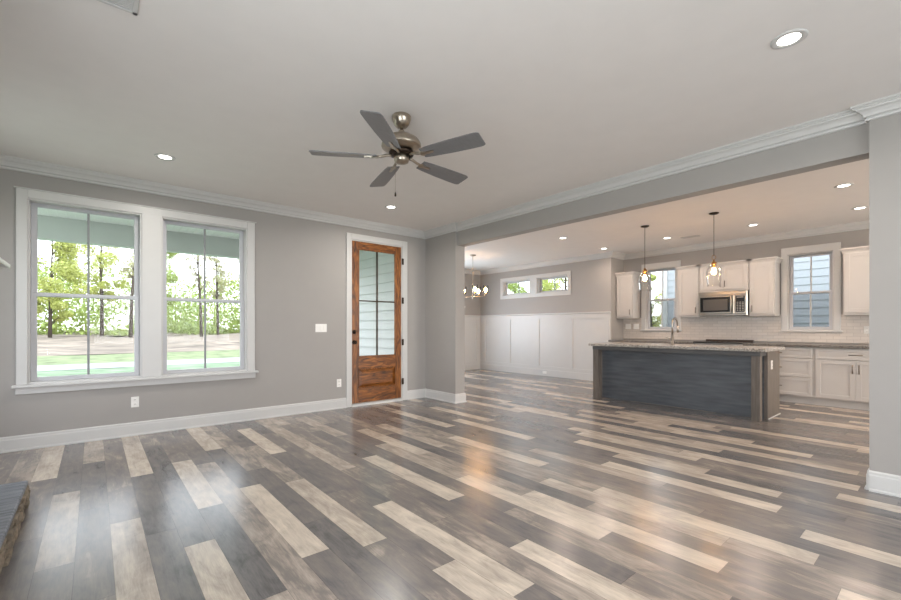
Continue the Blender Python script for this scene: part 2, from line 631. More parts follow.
def make_floor():
    rng = random.Random(11)
    v = []; f = []; uv = []; at = []
    x0, x1, y0, y1 = XL - 0.2, XK + 0.1, YS - 0.1, YD + 0.1
    r0 = int(math.floor((x0 - PO) / PW)); r1 = int(math.ceil((x1 - PO) / PW))
    for r in range(r0, r1):
        xa = max(PO + r * PW, x0); xb = min(PO + (r + 1) * PW, x1)
        e = ends.get(r)
        known = e is not None
        if e is None:
            e = rng.random() * PL
        y = e - PL * math.ceil((e - y0) / PL)
        prev = 0
        while y < y1:
            ya, yb = max(y, y0), min(y + PL, y1)
            if yb > ya + 1e-4:
                tone = None
                for (pr, py), t in pale.items():
                    if pr == r and y <= py < y + PL:
                        tone = t
                if tone is None:
                    u = rng.random()
                    seen = known and 0.2 < (ya + yb) / 2 < 5.5
                    far = (r > 30 or (ya + yb) / 2 > 5.9)
                    if far and u > 0.72:
                        tone = 0.70 + 0.12 * rng.random()
                    elif u < 0.35:
                        tone = 0.24 + 0.12 * rng.random()
                    elif u < 0.8:
                        tone = 0.38 + 0.12 * rng.random()
                    else:
                        tone = 0.52 + 0.09 * rng.random()
                rnd = rng.random()
                b = len(v)
                v += [(xa, ya, 0), (xb, ya, 0), (xb, yb, 0), (xa, yb, 0)]
                f.append((b, b + 1, b + 2, b + 3))
                uv += [(0, 0), (xb - xa, 0), (xb - xa, yb - ya), (0, yb - ya)]
                at.append((tone, rnd, 0))
            y += PL
    me = bpy.data.meshes.new('floor')
    me.from_pydata(v, [], f)
    l = me.uv_layers.new(name='UVMap')
    for i, c in enumerate(uv): l.data[i].uv = c
    a = me.attributes.new('plank', 'FLOAT_VECTOR', 'FACE')
    for i, c in enumerate(at): a.data[i].vector = c
    me.materials.append(M_FLOOR)
    o = bpy.data.objects.new('floor', me)
    COL.objects.link(o)
    o['kind'] = 'structure'


make_floor()
struct('ceiling', MB().box(XL - 0.15, YS - 0.15, CEIL, XK + 0.15, YA + 0.15, CEIL + 0.12).box(XB, YA + 0.15, CEIL, XK + 0.15, YD + 0.15, CEIL + 0.12), M_CEIL)

WL = (-0.495, 0.405, 0.625, 2.43); WR = (0.58, 1.485, 0.625, 2.43)
wall('wall_north', 'x', YA, 0.15, XL - 0.15, XB, 0, CEIL, [WL, WR, DOOR], M_WALL)
wall('wall_west', 'y', XL - 0.15, 0.15, YS, YA, 0, CEIL, [(4.1, 5.3, 0.6, 2.3), (-0.45, 1.05, 0.6, 2.3)], M_WALL)  # southern opening is unseen, added along with its fill lamp
wall('wall_south', 'x', YS - 0.15, 0.15, XL - 0.15, XK + 0.15, 0, CEIL, [(0.0, 3.6, 0.5, 2.4), (5.6, 7.8, 0.5, 2.4)], M_WALL)  # unseen openings added to bring light in from the rear
struct('wall_east_column', MB().box(XB, YC, 0, XB2, YD, CEIL), M_WALL)
struct('wall_east_header', MB().box(XH, YP, 2.452, XB2, YC, CEIL), M_WALL)
struct('wall_east', MB().box(XB, YS, 0, XB2, YP, CEIL), M_WALL)
wall('wall_dining_north', 'x', YD, 0.15, XB, XW + 0.2, 0, CEIL, [(5.2, 7.2, 0.6, 2.3)], M_WALL)  # hidden opening added to throw light on the wainscot
DW1 = (6.90, 7.83, 2.02, 2.41); DW2 = (5.78, 6.68, 2.02, 2.41)
wall('wall_dining_east', 'y', XW, 0.15, YR + 0.1, YD + 0.15, 0, CEIL, [DW1, DW2], M_WALL)
struct('wall_kitchen_return', MB().box(XW, YR, 0, XK + 0.15, YR + 0.1, CEIL), M_WALL)
KW1 = (3.60, 4.22, 1.13, 2.40); KW2 = (1.235, 1.82, 1.13, 2.40)
wall('wall_kitchen_east', 'y', XK, 0.15, YS, YR, 0, CEIL, [KW1, KW2], M_WALL)

# chimney breast on the west wall (only its hearth and mantel reach into the picture)
struct('wall_chimney_breast', MB().box(XL, 1.7, 0, -0.62, 3.62, CEIL), M_WALL)

# backsplash tiles
mb = MB()
for ya, yb, za, zb in ((0.45, 1.16, 0.935, 1.38), (1.16, 1.89, 0.935, 1.10), (1.89, 3.52, 0.935, 1.40), (3.52, 4.30, 0.935, 1.10), (4.30, YR, 0.935, 1.38)):
    mb.box(XK - 0.012, ya, za, XK, yb, zb)
struct('wall_kitchen_backsplash', mb, M_TILE)

# crown mouldings
Z = CEIL
crown = [(0, Z - 0.108), (0.010, Z - 0.108), (0.020, Z - 0.104), (0.022, Z - 0.094), (0.012, Z - 0.090), (0.012, Z - 0.084), (0.026, Z - 0.078), (0.034, Z - 0.060),
         (0.046, Z - 0.044), (0.064, Z - 0.034), (0.066, Z - 0.026), (0.080, Z - 0.026), (0.080, Z - 0.016), (0.092, Z - 0.014), (0.092, Z), (0, Z)]
struct('trim_1', MB().sweep([(XL, YS), (XL, YA), (XB, YA), (XB, YC), (XH, YC), (XH, YP), (XB, YP), (XB, YS)], crown, True), M_TRIM)
struct('trim_2', MB().sweep([(XB2, YS), (XB2, YD), (XW, YD), (XW, YR), (XK, YR), (XK, YS)], crown, True), M_TRIM)

base = [(0, 0), (0.026, 0), (0.026, 0.012), (0.016, 0.020), (0.016, 0.112), (0.012, 0.120), (0.012, 0.135), (0.005, 0.145), (0, 0.145)]
struct('baseboard_north', MB().sweep([(XL, YA), (2.835, YA)], base), M_TRIM)
struct('baseboard_column', MB().sweep([(3.91, YA), (XB, YA), (XB, YC), (XB2, YC), (XB2, YD)], base), M_TRIM)
struct('baseboard_east', MB().sweep([(XB2, YS), (XB2, YP), (XB, YP), (XB, YS)][0:0] or [(XB2, YP - 1.0), (XB2, YP), (XB, YP), (XB, YS)][0:0] or [(XB, YP), (XB, YS)], base)
       .sweep([(XB2, YP), (XB, YP)], base), M_TRIM)
struct('baseboard_west', MB().sweep([(XL, 3.62), (XL, YA)], base).sweep([(XL, YS), (XL, 1.7)], base), M_TRIM)

# dining wainscot: boards, stiles, cap
wains = MB()
WZ = 1.50
wains.sweep([(XB2, YC + 0.03), (XB2, YD), (XW, YD), (XW, YR + 0.001)], [(0, 0), (0.006, 0), (0.006, WZ), (0, WZ)])
wains.sweep([(XB2, YC + 0.03), (XB2, YD), (XW, YD), (XW, YR + 0.001)], [(0, 0.0), (0.024, 0.0), (0.024, 0.15), (0.02, 0.155), (0.02, 0.235), (0, 0.235)])
wains.sweep([(XB2, YC + 0.03), (XB2, YD), (XW, YD), (XW, YR + 0.001)], [(0, WZ - 0.115), (0.02, WZ - 0.115), (0.02, WZ - 0.02), (0.035, WZ - 0.012), (0.042, WZ), (0.042, WZ + 0.02), (0, WZ + 0.02)])
for yy in (8.53, 7.60, 6.65, 5.69, 4.78):
    wains.box(XW - 0.022, yy - 0.045, 0.2, XW, yy + 0.045, WZ - 0.1)
for xx in (7.4, 8.3):
    wains.box(xx - 0.045, YD - 0.02, 0.2, xx + 0.045, YD, WZ - 0.1)
struct('trim_3', wains, M_TRIM)


# ------------------------------------------------------------------ windows
def window(n, loc, rotz, W, H, glass_in=0.10, hung=True, thick=0.15, split=True, grille=None, screen=False):
    """local x across, y outward from the room face, z up from the opening's bottom"""
    t = thing('window_%d' % n, loc, kind='structure')
    t.rotation_euler.z = rotz
    g = glass_in
    fr = MB()
    ft = 0.018
    fr.box(0, 0.002, 0, ft, thick, H).box(W - ft, 0.002, 0, W, thick, H).box(ft, 0.002, H - ft, W - ft, thick, H).box(ft, 0.002, 0, W - ft, thick, ft)
    build('jamb', fr, M_TRIM, t, local=True)
    st = 0.045
    a0, a1 = ft, W - ft
    zm = H * 0.487 if hung else None

    def sash(name, z0, z1, y):
        s = MB()
        s.bbox(a0, y, z0, a0 + st, y + 0.03, z1, .003).bbox(a1 - st, y, z0, a1, y + 0.03, z1, .003)
        s.bbox(a0 + st - .004, y, z0, a1 - st + .004, y + 0.03, z0 + st * 0.9, .003).bbox(a0 + st - .004, y, z1 - st * 0.8, a1 - st + .004, y + 0.03, z1, .003)
        so = build(name, s, M_SASH, t, local=True)
        if split:
            m = MB().box(W / 2 - 0.010, y + 0.008, z0 + st * .7, W / 2 + 0.010, y + 0.024, z1 - st * .7)
            build('muntin', m, grille or M_GRILLE, so, local=True)
        p = MB().box(a0 + st - .008, y + 0.013, z0 + st * .6, a1 - st + .008, y + 0.018, z1 - st * .6)
        build('glass_pane', p, M_GLASS, so, local=True)
        return so
    if hung:
        sash('lower_sash', ft, zm + 0.02, g - 0.02)
        sash('upper_sash', zm - 0.02, H - ft, g + 0.014)
    else:
        sash('sash', ft, H - ft, g)
    if screen:
        build('insect_screen', MB().box(ft, g + .05, ft, W - ft, g + .052, zm), M_SCREEN, t, local=True)
    return t


window(1, (WL[0], YA, WL[2]), 0, WL[1] - WL[0], WL[3] - WL[2])
window(2, (WR[0], YA, WR[2]), 0, WR[1] - WR[0], WR[3] - WR[2])
window(3, (XW, DW1[1], DW1[2]), R(-90), DW1[1] - DW1[0], DW1[3] - DW1[2], hung=False)
window(4, (XW, DW2[1], DW2[2]), R(-90), DW2[1] - DW2[0], DW2[3] - DW2[2], hung=False)
window(5, (XK, KW1[1], KW1[2]), R(-90), KW1[1] - KW1[0], KW1[3] - KW1[2], glass_in=0.06, grille=M_TRIM, screen=True)
window(6, (XK, KW2[1], KW2[2]), R(-90), KW2[1] - KW2[0], KW2[3] - KW2[2], glass_in=0.06, grille=M_TRIM, screen=True)

# casings ---------------------------------------------------------
c = MB()
y = YA - 0.02
c.bbox(-0.57, y, 0.625, -0.49, YA, 2.517).bbox(1.48, y, 0.625, 1.57, YA, 2.517).bbox(0.40, y, 0.625, 0.585, YA, 2.43).bbox(-0.49, y, 2.425, 1.48, YA, 2.517)
c.bbox(-0.585, y - 0.012, 2.505, 1.585, YA, 2.517, .003)
c.bbox(-0.598, YA - 0.06, 0.60, 1.605, YA + 0.08, 0.626, .005)
c.bbox(-0.575, y, 0.535, 1.578, YA, 0.601)
struct('trim_4', c, M_TRIM)
c = MB()
x = XW - 0.02
c.bbox(x, 5.70, 1.935, XW, 7.91, 2.02).bbox(x, 5.70, 2.41, XW, 7.91, 2.49).bbox(x, 5.70, 2.02, XW, 5.785, 2.41).bbox(x, 7.825, 2.02, XW, 7.91, 2.41).bbox(x, 6.675, 2.02, XW, 6.905, 2.41)
struct('trim_5', c, M_TRIM)
for k, kw in ((6, KW1), (7, KW2)):
    c = MB()
    x = XK - 0.02
    c.bbox(x, kw[0] - 0.085, kw[2], XK, kw[0] + 0.004, kw[3]).bbox(x, kw[1] - 0.004, kw[2], XK, kw[1] + 0.085, kw[3])
    c.bbox(x, kw[0] - 0.085, kw[3] - 0.004, XK, kw[1] + 0.085, kw[3] + 0.115)
    c.bbox(XK - 0.045, kw[0] - 0.105, kw[2] - 0.025, XK + 0.05, kw[1] + 0.105, kw[2] + 0.001, .004)
    struct('trim_%d' % k, c, M_TRIM)
c = MB()
y = YA - 0.02
c.bbox(2.835, y, 0, 2.916, YA, 2.572).bbox(3.814, y, 0, 3.91, YA, 2.572).bbox(2.916, y, 2.484, 3.814, YA, 2.572)
c.box(2.915, YA, 0, 2.93, YA + 0.15, 2.485).box(3.80, YA, 0, 3.815, YA + 0.15, 2.485).box(2.93, YA, 2.47, 3.80, YA + 0.15, 2.485)
c.box(2.915, YA - 0.03, 0, 3.815, YA + 0.15, 0.035)
struct('trim_8', c, M_TRIM)

# ------------------------------------------------------------------ entry door
d = thing('door_1', (2.93, YA + 0.01, 0.04), kind='structure')
X0, X1, Z0, Z1 = 2.922, 3.808, 0.042, 2.478
y0, y1 = YA + 0.005, YA + 0.05
gx0, gx1, gz0, gz1 = 3.04, 3.695, 0.735, 2.36
s = MB()
s.bbox(X0, y0, Z0, gx0, y1, Z1, .003).bbox(gx1, y0, Z0, X1, y1, Z1, .003)
sr = MB()
sr.bbox(gx0, y0 + .001, gz1, gx1, y1, Z1, .003).bbox(gx0, y0 + .001, 0.55, gx1, y1, gz0, .003).bbox(gx0, y0 + .001, Z0, gx1, y1, 0.26, .003)
leaf = build('door_leaf', s, M_DOOR, d)
build('rails', sr, M_DOOR_RAIL, leaf)
# raised lower panel with a sloped border
rp_ = MB()
a, b_ = (gx0, 0.26), (gx1, 0.55)
vs = [(a[0], y0 + .028, a[1]), (b_[0], y0 + .028, a[1]), (b_[0], y0 + .028, b_[1]), (a[0], y0 + .028, b_[1])]
m_ = 0.06
vs += [(a[0] + m_, y0 + .006, a[1] + m_), (b_[0] - m_, y0 + .006, a[1] + m_), (b_[0] - m_, y0 + .006, b_[1] - m_), (a[0] + m_, y0 + .006, b_[1] - m_)]
rp_.v = vs
for q in ((4, 5, 6, 7), (0, 1, 5, 4), (1, 2, 6, 5), (2, 3, 7, 6), (3, 0, 4, 7), (0, 3, 2, 1)): rp_.face(q)
build('raised_panel', rp_, M_DOOR_RAIL, leaf)
mo = MB()
for (za, zb) in ((0.26, 0.55), (gz0, gz1)):
    mo.bbox(gx0, y0 - .004, za, gx0 + .014, y0 + .02, zb, .004).bbox(gx1 - .014, y0 - .004, za, gx1, y0 + .02, zb, .004)
    mo.bbox(gx0, y0 - .004, za, gx1, y0 + .02, za + .014, .004).bbox(gx0, y0 - .004, zb - .014, gx1, y0 + .02, zb, .004)
build('panel_moulding', mo, M_DOOR, leaf)
build('glass_pane', MB().box(gx0, y0 + .02, gz0, gx1, y0 + .028, gz1), M_GLASS, leaf)
xm = (gx0 + gx1) / 2
build('muntin', MB().box(xm - .009, y0 + .006, gz0, xm + .009, y0 + .036, gz1).box(gx0, y0 + .007, 1.572, gx1, y0 + .035, 1.59), M_BRONZE, leaf, label='dark bar dividing the glass')
for z in (2.24, 1.61, 0.94, 0.31):
    build('hinge', MB().lathe([(0.008, -0.05), (0.008, 0.05)], 3.812, YA - 0.022, 10, cz=z).box(3.80, YA - 0.022, z - .05, 3.836, YA - .016, z + .05), M_BRONZE, leaf)
build('deadbolt', MB().lathe([(0.0, -0.03), (0.012, -0.03), (0.014, -0.018), (0.028, -0.016), (0.032, -0.004), (0.032, 0.004)], 2.968, y0, 20, 'y', 1.11), M_BRONZE, leaf)
build('door_knob', MB().lathe([(0.0, -0.066), (0.016, -0.064), (0.027, -0.052), (0.028, -0.04), (0.018, -0.03), (0.011, -0.022), (0.011, -0.01), (0.032, -0.006), (0.032, 0.004)], 2.968, y0, 20, 'y', 0.955), M_BRONZE, leaf)


# ------------------------------------------------------------------ kitchen cabinets (fronts face -x)
def shaker(x, ya, yb, za, zb, fr=0.058):
    m = MB()
    g = 0.002
    ya += g; yb -= g; za += g; zb -= g
    m.bbox(x - .02, ya, za, x, ya + fr, zb, .002).bbox(x - .02, yb - fr, za, x, yb, zb, .002)
    m.bbox(x - .02, ya + fr, za, x, yb - fr, za + fr, .002).bbox(x - .02, ya + fr, zb - fr, x, yb - fr, zb, .002)
    m.box(x - .010, ya + fr - .004, za + fr - .004, x, yb - fr + .004, zb - fr + .004)
    return m


def pull(x, y, z, vertical=True, L=0.13):
    m = MB()
    xx = x - 0.05
    if vertical:
        m.tube([(xx, y, z - L / 2), (xx, y, z + L / 2)], .006)
        for s in (-1, 1): m.tube([(xx, y, z + s * L * .38), (x - .018, y, z + s * L * .38)], .0045)
    else:
        m.tube([(xx, y - L / 2, z), (xx, y + L / 2, z)], .006)
        for s in (-1, 1): m.tube([(xx, y + s * L * .38, z), (x - .018, y + s * L * .38, z)], .0045)
    return m


M_PULL = mat('dark_nickel_pull', (110, 100, 90), 0.3, 1.0)
XF = 8.34   # base cabinet face
XU = 8.62   # wall cabinet face


def base_cab(ya, yb, label, drawers=(), doors=0, dh=0.15, door_pull='in'):
    t = thing('base_cabinet', ((XF + XK) / 2, (ya + yb) / 2, 0), label, 'cabinet', 'white base cabinets along the kitchen wall')
    build('body', MB().box(XF, ya, 0.11, XK - .013, yb, 0.87), M_CAB, t)
    build('toe_kick', MB().box(XF + .06, ya, 0, XK - .013, yb, 0.11), M_CAB, t)
    top = 0.855
    z = top
    for h in drawers:
        dr = build('drawer', shaker(XF, ya + .02, yb - .02, z - h, z, .045 if h > .2 else .03), M_CAB, t)
        if yb - ya > 0:
            build('handle', pull(XF, (ya + yb) / 2, z - h / 2, False, 0.15), M_PULL, dr)
        z -= h + .008
    if doors:
        n = doors
        wd = (yb - ya - .04) / n
        for k in range(n):
            a_, b2 = ya + .02 + k * wd, ya + .02 + (k + 1) * wd
            do = build('door', shaker(XF, a_, b2, 0.125, z), M_CAB, t)
            hy = (b2 - .035) if (k == 0 and n > 1) else (a_ + .035)
            build('handle', pull(XF, hy, z - .12), M_PULL, do)
    return t


base_cab(0.45, 1.375, 'white base cabinet with one wide drawer over two doors beside the grey wall end', (0.15,), 2)
base_cab(1.3755, 2.285, 'white three-drawer base cabinet behind the dark island end', (0.15, 0.285, 0.275))
base_cab(3.055, 4.09, 'white base cabinet under the narrow window by the faucet', (0.15,), 2)
base_cab(4.0905, YR, 'white base cabinet in the corner by the wainscot wall', (0.15,), 1)


def wall_cab(ya, yb, z0, z1, doors, label, hinge='l'):
    t = thing('wall_cabinet', ((XU + XK) / 2, (ya + yb) / 2, z0), label, 'cabinet', 'white wall cabinets on the kitchen wall')
    build('body', MB().box(XU, ya, z0, XK - .014, yb, z1), M_CAB, t)
    wd = (yb - ya - .03) / doors
    for k in range(doors):
        a_, b2 = ya + .015 + k * wd, ya + .015 + (k + 1) * wd
        do = build('door', shaker(XU, a_, b2, z0 + .035, z1 - .03), M_CAB, t)
        if doors > 1:
            hy = b2 - .035 if k == 0 else a_ + .035
        else:
            hy = a_ + .035 if hinge == 'l' else b2 - .035
        build('handle', pull(XU, hy, z0 + .13, True, .11), M_PULL, do)
    zc = z1
    cr = [(0, zc - .03), (.012, zc - .03), (.014, zc - .01), (.034, zc + .022), (.044, zc + .028), (.044, zc + .05), (0, zc + .05)]
    build('crown', MB().sweep([(XK - .014, yb - .001), (XU - .0, yb - .001), (XU, ya + .001), (XK - .014, ya + .001)][::-1][::-1], cr).box(XU, ya, zc, XK - .014, yb, zc + .045), M_CAB, t)
    return t


ZU0, ZU1 = 1.37, 2.295
wall_cab(4.335, 4.695, ZU0, ZU1, 1, 'white wall cabinet with one door in the corner left of the faucet window', 'l')
wall_cab(3.065, 3.44, ZU0, ZU1, 1, 'tall white wall cabinet between the faucet window and the microwave', 'l')
wall_cab(2.281, 3.062, 1.825, ZU1, 2, 'short white two-door wall cabinet right above the microwave')
wall_cab(1.92, 2.28, ZU0, ZU1, 1, 'tall white wall cabinet between the microwave and the blue-grey siding window', 'r')
wall_cab(0.30, 1.085, ZU0 - .01, ZU1 + .02, 2, 'white wall cabinet cut off by the grey wall end, beside the siding window')

# microwave
XM = 8.545
t = thing('microwave', (XM + .2, 2.67, 1.395), 'stainless over-the-range microwave with black window and keypad', 'microwave')
ya, yb, za, zb = 2.292, 3.052, 1.392, 1.82
build('body', MB().bbox(XM + .03, ya, za, XK - .014, yb, zb), M_STEEL, t)
dr = build('door', MB().bbox(XM, ya + .19, za + .03, XM + .032, yb - .002, zb - .075, .006), M_STEEL, t)
build('window', MB().bbox(XM - .003, ya + .25, za + .06, XM + .01, yb - .03, zb - .10, .003), M_BLACKGLASS, dr)
build('window_screen', MB().bbox(XM - .005, ya + .29, za + .09, XM + .0, yb - .08, zb - .14, .002), mat('microwave_mesh', (84, 80, 76), 0.3), dr)
build('handle', MB().tube([(XM - .03, ya + .222, za + .05), (XM - .03, ya + .222, zb - .09)], .011, 12).box(XM - .03, ya + .214, za + .06, XM, ya + .23, za + .085).box(XM - .03, ya + .214, zb - .125, XM, ya + .23, zb - .10), M_STEEL, dr)
build('vent_grille', MB().bbox(XM + .005, ya + .002, zb - .07, XM + .032, yb - .002, zb - .004, .004), M_STEEL, t)
cp = build('control_panel', MB().bbox(XM, ya + .002, za + .03, XM + .032, ya + .186, zb - .075, .006), M_STEEL, t)
build('keypad', MB().bbox(XM - .003, ya + .03, za + .055, XM + .01, ya + .17, zb - .095, .003), M_BLACKGLASS, cp)
bt = MB()
for i in range(3):
    for j in range(6):
        bt.box(XM - .0045, ya + .045 + i * .04, za + .075 + j * .028, XM - .002, ya + .07 + i * .04, za + .09 + j * .028)
build('display', MB().box(XM - .0045, ya + .05, zb - .125, XM - .002, ya + .15, zb - .108), M_BUTTON, cp)
build('buttons', bt, M_BUTTON, cp)
build('bottom_lip', MB().bbox(XM + .004, ya + .002, za, XM + .032, yb - .002, za + .028, .004), M_STEEL, t)

# range below the microwave
t = thing('range', (8.62, 2.67, 0), 'stainless range with black cooktop behind the island', 'stove')
build('body', MB().bbox(8.33, 2.29, 0.02, XK - .013, 3.05, 0.905), M_STEEL, t)
build('oven_door', MB().bbox(8.295, 2.30, 0.20, 8.33, 3.04, 0.76, .006), M_BLACKGLASS, t)
build('oven_handle', MB().tube([(8.25, 2.36, 0.79), (8.25, 2.98, 0.79)], .012).tube([(8.25, 2.40, .79), (8.33, 2.40, .79)], .008).tube([(8.25, 2.94, .79), (8.33, 2.94, .79)], .008), M_STEEL, t)
build('cooktop', MB().bbox(8.30, 2.285, 0.905, XK - .02, 3.055, 0.921, .005), M_BLACKGLASS, t)
build('backguard', MB().bbox(XK - .06, 2.29, 0.921, XK - .014, 3.05, 0.955, .006), mat('backguard_dark', (70, 52, 40), .3), t)
for k in range(4):
    build('knob', MB().lathe([(0.0, -.03), (.018, -.03), (.02, 0)], 8.33, 2.40 + k * .18, 16, 'x', .86), M_STEEL, t)

# worktops
tag(build('kitchen_worktop', MB().bbox(8.30, 0.45, 0.872, XK - .013, 2.285, 0.915, .004), M_GRANITE_DARK), 'dark speckled granite worktop over the white drawers, to the right of the stove', 'worktop', 'granite worktops')
tag(build('kitchen_worktop', MB().bbox(8.30, 3.055, 0.872, XK - .013, YR - .002, 0.915, .004), M_GRANITE_DARK), 'dark speckled granite worktop below the faucet window, to the left of the stove', 'worktop', 'granite worktops')

# ------------------------------------------------------------------ island
IX0, IX1, IY0, IY1 = 6.33, 7.15, 1.56, 3.865
t = thing('kitchen_island', (6.8, 2.7, 0), 'long dark-stained kitchen island with corner posts and granite top', 'kitchen island')
build('body', MB().box(6.60, IY0 + .02, 0.0, IX1, IY1 - .02, 0.872), M_PANEL, t)
build('front_panel', MB().bbox(6.585, IY0 + .02, 0.0, 6.60, IY1 - .02, 0.872, .002), M_PANEL, t, 'blue-black recessed back panel facing the living room')
build('end_panel', MB().bbox(6.585, IY0 - .02, 0.0, IX1, IY0 + .02, 0.872, .003), M_LEG, t)
build('end_panel', MB().bbox(6.585, IY1 - .02, 0.0, IX1, IY1 + .02, 0.872, .003), M_LEG, t)
for yy in (IY0, IY1 - .095):
    build('leg', MB().bbox(IX0, yy, 0, IX0 + .095, yy + .095, 0.872, .004), M_LEG, t)
build('apron', MB().bbox(IX0 - .004, IY0 - .004, 0.815, IX0 + .02, IY1 + .004, 0.873, .002).bbox(IX0, IY0 - .004, 0.815, 6.59, IY0 + .02, 0.873, .002).bbox(IX0, IY1 - .02, 0.815, 6.59, IY1 + .004, 0.873, .002), mat('island_apron_stain', (88, 88, 88), .4, var=.15, vscale=5, stretch=(1, 1, 8)), t)
build('shoe_moulding', MB().bbox(6.585, IY0 - .034, 0, IX1, IY0 - .02, .014, .004), M_TRIM, t, 'white strip along the foot of the end panel')
build('countertop', MB().bbox(IX0 - .045, IY0 - .07, 0.874, IX1 + .04, IY1 + .055, 0.914, .005), M_GRANITE, t)
t2 = thing('wall_outlet', (6.757, IY0 - .02, .69), 'white outlet on the brown end panel of the island', 'outlet')


def outlet_parts(t, W=.07, H=.115, kind='outlet', n=1, dirn='y', local=True):
    """plate centred on the thing, lying in its local xz plane, facing -y"""
    build('plate', MB().bbox(-W / 2, -.006, -H / 2, W / 2, 0, H / 2, .002), M_PLATE, t, local=True)
    for k in range(n):
        cx = (k - (n - 1) / 2) * .046
        if kind == 'outlet':
            for zc in (.025, -.025):
                f_ = build('receptacle', MB().bbox(cx - .017, -.009, zc - .017, cx + .017, -.004, zc + .017, .002), M_PLATE, t, local=True)
                for sx in (-.0065, .0065):
                    build('slot', MB().box(cx + sx - .0015, -.0095, zc - .005, cx + sx + .0015, -.008, zc + .008), M_SLOT, f_, local=True)
        else:
            build('rocker', MB().bbox(cx - .016, -.010, -.033, cx + .016, -.004, .033, .003), M_PLATE, t, local=True)
    return t


outlet_parts(t2)
outlet_parts(thing('wall_outlet', (.342, YA, .363), 'white outlet low on the wall under the large double window', 'outlet'))
outlet_parts(thing('wall_outlet', (2.724, YA, .37), 'white outlet low on the wall beside the wooden door', 'outlet'))
outlet_parts(thing('light_switch', (2.453, YA, 1.169), 'white three-gang light switch plate between window and door', 'light switch'), .165, .115, 'switch', 3)
o_ = outlet_parts(thing('wall_outlet', (XK - .012, .857, 1.14), 'pale outlet on the kitchen backsplash beside the siding window', 'outlet'))
o_.rotation_euler.z = R(-90)
o_ = outlet_parts(thing('wall_outlet', (XW - .0245, 6.43, .085), 'small white outlet in the baseboard of the dining room', 'outlet'), .115, .06, 'switch', 0)
o_.rotation_euler.z = R(-90)
for k, yy in enumerate((4.42, 4.60)):
    o_ = outlet_parts(thing('light_switch', (XK - .012, yy, 1.20), ('white switch plate on the backsplash under the corner cabinet, nearer the faucet window', 'white switch plate on the backsplash under the corner cabinet, nearer the wainscot')[k], 'light switch', 'backsplash switch plates'), .12, .115, 'switch', 2)
    o_.rotation_euler.z = R(-90)

# faucet on the island
fx, fy = 6.95, 2.86
t = thing('kitchen_faucet', (fx, fy, .914), 'brushed steel gooseneck faucet standing on the island counter', 'faucet')
build('base', MB().lathe([(.03, 0), (.03, .006), (.022, .012), (.021, .15), (.016, .16)], fx, fy, 20, cz=.914), M_STEEL, t)
pts = [(fx, fy, 1.06), (fx, fy, 1.22)] + [(fx + .095 * (1 - math.cos(a)), fy, 1.22 + .10 * math.sin(a)) for a in [R(k) for k in range(15, 166, 15)]] + [(fx + .195, fy, 1.20)]
build('spout', MB().tube(pts, .0135, 12), M_STEEL, t)
build('spray_head', MB().tube([(fx + .195, fy, 1.21), (fx + .203, fy, 1.15), (fx + .21, fy, 1.10)], [.015, .018, .02], 14), M_STEEL, t)
build('lever', MB().tube([(fx, fy + .018, 1.0), (fx, fy + .05, 1.005)], .012, 12).tube([(fx, fy + .05, 1.005), (fx - .01, fy + .11, 1.03)], [.007, .005], 8), M_STEEL, t)

# ------------------------------------------------------------------ ceiling fixtures
WARM = (1.0, 0.80, 0.66)
NEUT = (1.0, 0.94, 0.87)


def downlight(x, y, label, power, color, proto=[None]):
    if proto[0] is None:
        t = thing('recessed_light', (x, y, CEIL), label, 'ceiling light', 'recessed ceiling lights')
        build('trim_ring', MB().lathe([(.052, -.001), (.056, -.004), (.075, -.006), (.082, -.004), (.084, 0), (.052, 0)], 0, 0, 32, cap=False), M_TRIM, t, local=True)
        build('lens', MB().lathe([(0.0, -.003), (.05, -.003), (.055, -.001), (.055, 0)], 0, 0, 32, cap=False), M_LENS, t, local=True)
        proto[0] = t
    else:
        t = copy_tree(proto[0])
        t.location = (x, y, CEIL)
        t['label'] = label
    area('recessed_lamp', (x, y, CEIL - .012), (0, 0, 0), .10, .1, power, color, None, 'DISK', 165)
    return t


F_ = 1.6 / 1.585
downlight(2.922 * F_, .588 * F_, 'large bright recessed ceiling light nearest the right wall end', P_DOWN_LIVING, NEUT)
downlight(.505 * F_, 4.724 * F_, 'recessed ceiling light above the large double window', P_DOWN_LIVING, NEUT)
downlight(2.988 * F_, 4.771 * F_, 'recessed ceiling light near the wooden door, seen below the fan', P_DOWN_LIVING, NEUT)
downlight(6.351 * F_, 4.465 * F_, 'recessed ceiling light nearest the dining windows', P_DOWN_KITCHEN, WARM)
downlight(7.823 * F_, 4.529 * F_, 'recessed ceiling light by the corner where wainscot wall meets kitchen', P_DOWN_KITCHEN, WARM)
downlight(7.76 * F_, 3.281 * F_, 'recessed ceiling light between the two glass pendants', P_DOWN_KITCHEN, WARM)
downlight(7.794 * F_, 2.011 * F_, 'recessed ceiling light right of the pendant by the microwave', P_DOWN_KITCHEN, WARM)
downlight(6.404 * F_, .799 * F_, 'recessed kitchen light close under the grey header by the wall end', P_DOWN_KITCHEN, WARM)
downlight(7.771 * F_, .813 * F_, 'recessed kitchen light above the siding window, partly by the wall end', P_DOWN_KITCHEN, WARM)


